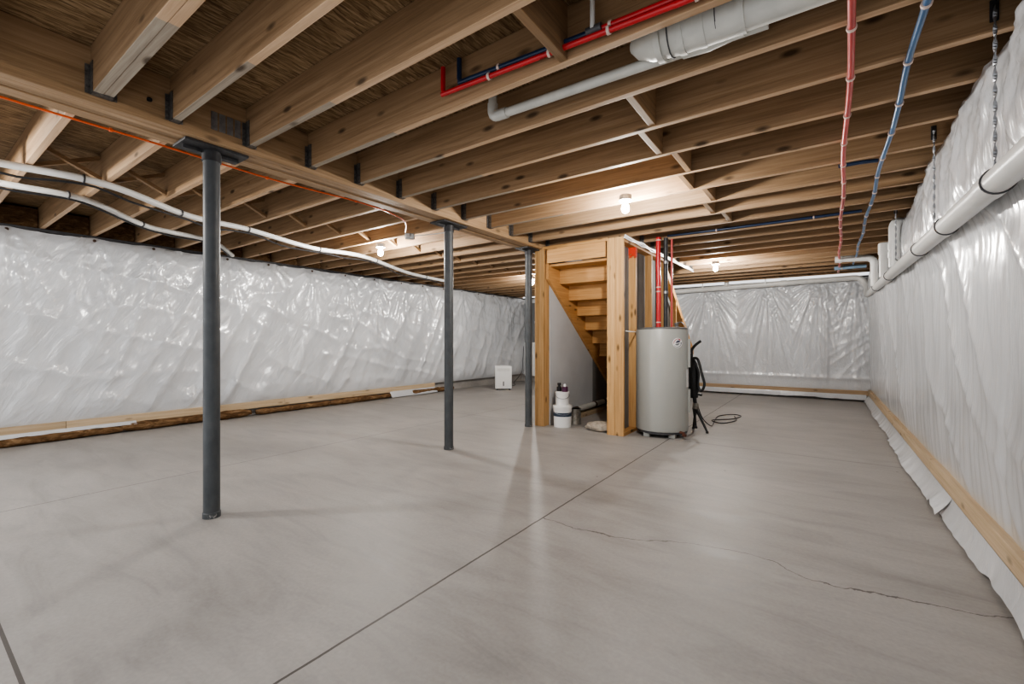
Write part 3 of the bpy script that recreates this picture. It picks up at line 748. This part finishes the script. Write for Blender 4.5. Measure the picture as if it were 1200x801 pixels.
tag(obj('junction_cable', tube(new(), smooth_path([(-3.75, 3.42, 2.25), (-3.55, 3.5, 2.257), (-3.35, 3.52, 2.255), (-3.2, 3.5, 2.26)], 4), .006, 7), M['white'], smooth=True), 'white cable from the round junction box to the beam', 'cable')

# ------------------------------------------------------------------ tubing
def pex(name, label, pts, r, mat, clips, clipm='clip', axis='y', n=5):
    t = thing(name, label, 'tubing', pts[0])
    o = Vector(pts[0]); P = smooth_path([Vector(p)-o for p in pts], n)
    obj('tube_run', tube(new(), P, r, 10), M[mat], t, smooth=True)
    for c in clips:
        i = min(range(len(P)), key=lambda i: abs((P[i]+o).y-c if axis == 'y' else (P[i]+o).x-c))
        p = P[i]; d = (P[min(i+1, len(P)-1)]-P[max(i-1, 0)]).normalized()
        k = obj('tube_clip', tube(new(), [p-d*.006, p+d*.006], r+.005, 10), M[clipm], t, smooth=True)
    return t
cl = [y for y in yr if .3 < y < 9.6]
pex('red_tubing', 'long red water tube clipped under the right-hand joists', [(.05+.007*math.sin(i*1.3)+.006*i, .1+i*.4, ZB-.018-.006*abs(math.sin(i*PI/2+.6))) for i in range(24)], .0125, 'redsoft', cl)
pex('blue_tubing', 'long blue water tube clipped under the right-hand joists near the right wall', [(.27+.004*i+.007*math.sin(i*1.7+1), .1+i*.4, ZB-.018-.006*abs(math.sin(i*PI/2))) for i in range(22)], .0125, 'blue', [y for y in cl if y < 8.4])
yy = 1.655
pex('red_tubing', 'red water tube along the joist beside the white drain pipe, lower front one', elbow_path([(-1.60, yy, 2.47), (-1.60, yy, 2.335), (-1.0, yy, 2.31), (-.4, yy, 2.285), (.75, yy, 2.28)], .03), .0125, 'red', [-1.3, -.95, -.72, -.1], axis='x', n=2)
pex('blue_tubing', 'dark blue water tube along the joist above the red one at the ceiling', elbow_path([(-1.50, yy+.012, 2.485), (-1.50, yy+.012, 2.365), (-1.0, yy+.012, 2.34), (-.78, yy+.012, 2.328)], .03), .0125, 'navy', [-1.3, -.95], axis='x', n=2)
pex('red_tubing', 'red water tube along the joist, upper one starting at the white riser', [(-.74, yy+.01, 2.325), (-.4, yy+.01, 2.315), (.1, yy+.01, 2.31), (.75, yy+.01, 2.31)], .0125, 'red', [-.68], axis='x')
t = thing('white_riser', 'thin white vertical tube meeting the red tubes under the ceiling', 'tubing', (-.765, 1.645, 2.325))
obj('tube_run', tube(new(), [(0, 0, 0), (0, 0, .178)], .010, 10), M['pvc'], t, smooth=True)
obj('fitting', tube(new(), [(-.03, 0.01, 0), (.035, 0.01, 0)], .017, 10), M['gasket'], t, smooth=True)
pex('blue_tubing', 'dark blue tube in a joist bay running left from the red tube', [(-1.5, 5.27, 2.30), (-.8, 5.27, 2.292), (.28, 5.27, 2.29)], .014, 'navy', [-1.0, -.1], axis='x')
pex('blue_tubing', 'short dark blue branch between the long red and blue tubes', [(.075, 3.83, 2.285), (.2, 3.83, 2.285), (.29, 3.84, 2.28)], .013, 'navy', [], axis='x')
pex('pale_blue_tubing', 'pale blue tube crossing at the far end below the joists', [(.12, 8.75, 2.235), (.3, 8.75, 2.24), (.52, 8.75, 2.24)], .030, 'paleblue', [.2], axis='x')
pex('orange_cord', 'thin orange cord stapled along the left side of the beam', [(-3.28+.02*math.sin(i*1.1), -.2+i*.36, 2.262-.012*abs(math.sin(i*.9))) for i in range(9)] + [(-3.42, 3.0, 2.26), (-3.7, 3.25, 2.25)], .006, 'orange', [.75, 1.6, 2.3], 'orange')
# white wrapped lines under the left joists
def conduit(label, pts, r, cable):
    t = thing('white_conduit', label, 'conduit', pts[0]); o = Vector(pts[0])
    P = smooth_path([Vector(p)-o for p in pts], 8)
    obj('conduit_run', tube(new(), P, r, 12), M['pvc'], t, smooth=True)
    ties = list(range(5, len(P)-2, 9))
    for i in ties:
        d = (P[i+1]-P[i-1]).normalized()
        obj('cable_tie', tube(new(), [P[i]-d*.005, P[i]+d*.005], r+.008, 10), M['gasket'], t, smooth=True)
    if cable:
        Q = []
        for i in range(0, len(P), 3):
            ph = min([abs(i-j) for j in ties])/4.5
            Q.append(P[i]+Vector((-.3*r, 0, -r*1.05-.045*min(1, ph)*cable)))
        k = obj('black_cable', tube(new(), smooth_path(Q, 3),   .0085, 7), M['rubber'], t, smooth=True)
    return t
conduit('white conduit with black cable crossing under the left joists toward the middle column', [(-4.48, -.3, 2.22), (-4.43, .44, 2.24), (-4.40, .97, 2.243), (-4.72, 1.6, 2.21), (-4.93, 2.2, 2.243), (-5.08, 3.0, 2.205), (-5.2, 3.82, 2.243), (-5.6, 5.0, 2.20), (-5.99, 6.25, 2.243)], .026, 1.0)
conduit('white conduit with black cable running to the top of the left blanket', [(-4.85, -.3, 2.21), (-4.92, .49, 2.225), (-5.01, .97, 2.244), (-5.4, 1.5, 2.19), (-5.85, 2.2, 2.244), (-6.42, 2.67, 2.215)], .024, .3)

# ------------------------------------------------------------------ PVC drains
pv = thing('ceiling_drain', 'dusty white drain pipe with wide fittings up between the joists', 'pipe', (-.6, 1.93, 2.335))
obj('small_pipe', tube(new(), elbow_path([(-.93, .05, .13), (-.93, .05, -.005), (.42, .05, -.03)], .06), .024, 14), M['pvcold'], pv, smooth=True)
obj('elbow', tube(new(), elbow_path([(-.93, .05, .07), (-.93, .05, -.005), (-.83, .05, -.007)], .06), .029, 14), M['pvcold'], pv, smooth=True)
obj('large_pipe', tube(new(), [(.30, -.03, .0), (1.36, -.03, -.008)], .074, 20), M['pvcold'], pv, smooth=True)
obj('wye_fitting', tube(new(), [(-.09, -.03, .03), (-.06, -.03, .02), (.0, -.03, .01), (.12, -.03, .005), (.34, -.03, .0)], [.03, .055, .074, .08, .08], 20), M['pvcold'], pv, smooth=True)
obj('wye_branch', tube(new(), [(.33, .02, -.012), (.20, .04, -.028), (.10, .05, -.026)], [.05, .038, .028], 16), M['pvcold'], pv, smooth=True)
for x in (.03, .12, .20, .34): obj('coupling_ring', tube(new(), [(x-.012, -.03, .004), (x+.012, -.03, .004)], .0835, 20), M['pvcold'], pv, smooth=True)
for x in (.075, .255): obj('joint_line', tube(new(), [(x-.002, -.03, .004), (x+.002, -.03, .004)], .0815, 20), M['gasket'], pv, smooth=True)

def dz(y): return 1.672+.0262*(y-2.2)
def dxx(y): return .535+.008*(y-2.2)
md = thing('hung_drain', 'long white drain pipe hung along the right wall', 'pipe', (0, 0, 0))
ys = [0.3, 2.42, 3.6, 5.0, 9.72]
obj('drain_run', tube(new(), elbow_path([(dxx(.3), .3, dz(.3)), (dxx(9.75), 9.75, dz(9.75)), (dxx(9.75), 9.92, dz(9.75)+.16), (dxx(9.75)-.08, 9.97, dz(9.75)+.34), (-.3, 9.97, 2.2)], .1), .047, 24), M['pvc'], md, smooth=True)
for y in (2.5, 3.42, 4.3, 6.3, 8.0):
    c = obj('coupling', tube(new(), [(dxx(y-.06), y-.06, dz(y-.06)), (dxx(y+.06), y+.06, dz(y+.06))], .0515, 24), M['pvc'], md, smooth=True)
    obj('joint_line', tube(new(), [(dxx(y-.06), y-.064, dz(y-.06)), (dxx(y-.06), y-.058, dz(y-.06))], .0535, 24), M['gasket'], c, smooth=True)
# risers rising from the wall drain
rs = thing('drain_riser', 'white riser with elbow standing on the wall drain, nearer one', 'pipe', (.55, 5.66, dz(5.66)))
obj('riser_pipe', tube(new(), elbow_path([(0, 0, 0.03), (0, 0, .47), (.09, .12, .47)], .1), .046, 16), M['pvc'], rs, smooth=True)
for z in (.12, .2): obj('coupling', lathe(new(), [(.052, z), (.052, z+.06)], 18), M['pvc'], rs, smooth=True)
rs = thing('drain_riser', 'stubby white riser standing on the wall drain, middle one', 'pipe', (.55, 6.6, dz(6.6)))
obj('riser_pipe', tube(new(), [(0, 0, .02), (0, 0, .38)], .046, 16), M['pvc'], rs, smooth=True)
obj('cap', lathe(new(), [(.054, .28), (.054, .40), (.045, .41)], 18), M['pvc'], rs, smooth=True)
rs = thing('drain_riser', 'white elbowed riser with a capped end at the far right', 'pipe', (.555, 7.9, dz(7.9)))
obj('riser_pipe', tube(new(), elbow_path([(0, 0, .02), (0, 0, .41), (-.42, 0, .43)], .09), .045, 16), M['pvc'], rs, smooth=True)
obj('cap', tube(new(), [(-.44, 0, .43), (-.36, 0, .428)], .053, 16), M['white'], rs, smooth=True)
obj('coupling', lathe(new(), [(.052, .12), (.052, .19)], 18), M['pvc'], rs, smooth=True)
# back wall drain
bd = thing('far_drain', 'white drain pipe running along the top of the far pleated blanket', 'pipe', (-.3, 9.97, 2.2))
obj('drain_run', tube(new(), [(-.0, 0, 0), (-1.95, 0, -.03), (-3.0, 0, -.05)], .05, 18), M['pvc'], bd, smooth=True)
for x in (-.35, -1.35): obj('coupling', tube(new(), [(x-.05, 0, x*.0155), (x+.05, 0, x*.0155)], .057, 18), M['pvc'], bd, smooth=True)
obj('cleanout', tube(new(), [(-1.35, 0, 0), (-1.35, -.0, .1)], .045, 16), M['pvc'], bd, smooth=True)
for k, (x, l) in enumerate([(-.95, 'thin strap holding the far drain pipe, right one'), (-2.1, 'thin strap holding the far drain pipe, left one')]):
    z = 2.2+(x+.3)*.0155
    bm = box(new(), x-.009, x+.009, 9.905, 9.909, z-.02, 2.33); 
    tube(bm, [(x-.009, 9.97, z), (x+.009, 9.97, z)], .059, 16)
    tag(obj('pipe_hanger', bm, M['pvc']), l, 'hanger', 'straps of the far drain')
# twisted chain hangers of the wall drain
def chain(x, y, ztop, zbot, label):
    t = thing('chain_hanger', label, 'hanger', (x, y, zbot), 0, 'hangers of the right wall drain')
    n = max(4, int((ztop-zbot)/.03)); bm = new(); a = 0
    P = [(-.009, .009)]
    rows = []
    for i in range(n*3+1):
        z = (ztop-zbot)*i/(n*3); a = i*.55; w = .0065
        rows.append([bm.verts.new((s*w*math.cos(a)+q*.0015*math.sin(a), s*w*math.sin(a)-q*.0015*math.cos(a), z)) for s, q in ((1, 1), (-1, 1), (-1, -1), (1, -1))])
    for p, q in zip(rows, rows[1:]):
        for k in range(4): bm.faces.new((p[k], p[(k+1) % 4], q[(k+1) % 4], q[k]))
    obj('twisted_strap', bm, M['steel'], t)
    obj('bracket', bx(-.013, .013, .006, .014, ztop-zbot-.055, ztop-zbot+.03), M['plate'], t)
    obj('wire_loop', tube(new(), [(0, 0, 0), (.02, .0, -.01), (.03, .02, -.015), (.03, -.02, -.02), (.0, -.03, -.005), (0, 0, 0)], .004, 6), M['steeldark'], t)
    return t
chain(.535, 2.47, 2.36, dz(2.485)+.06, 'twisted metal strap hanger on the right wall drain, nearest the camera')
chain(.54, 3.675, 2.35, dz(3.7)+.06, 'thin metal strap hanger on the right wall drain, second from the camera')
chain(.53, 5.36, 2.30, dz(5.5)+.06, 'threaded metal strap hanger in front of the nearer drain riser')

# ------------------------------------------------------------------ light, camera, view
w = bpy.data.worlds.new('World'); scene.world = w; w.use_nodes = True
w.node_tree.nodes['Background'].inputs[0].default_value = (.97, .98, 1.0, 1); w.node_tree.nodes['Background'].inputs[1].default_value = 1.05  # added fill: even world light entering through the room's open rear side
cam = bpy.data.cameras.new('Camera'); co = bpy.data.objects.new('Camera', cam); C.objects.link(co)
cam.sensor_width = 36; cam.lens = 520/1200*36; cam.clip_start = .05
co.location = (0, 0, 1.065); co.rotation_euler = (PI/2, 0, math.radians(35.21))
scene.camera = co
scene.view_settings.view_transform = 'AgX'
scene.view_settings.look = 'AgX - Medium High Contrast'
scene.view_settings.exposure = 0.45
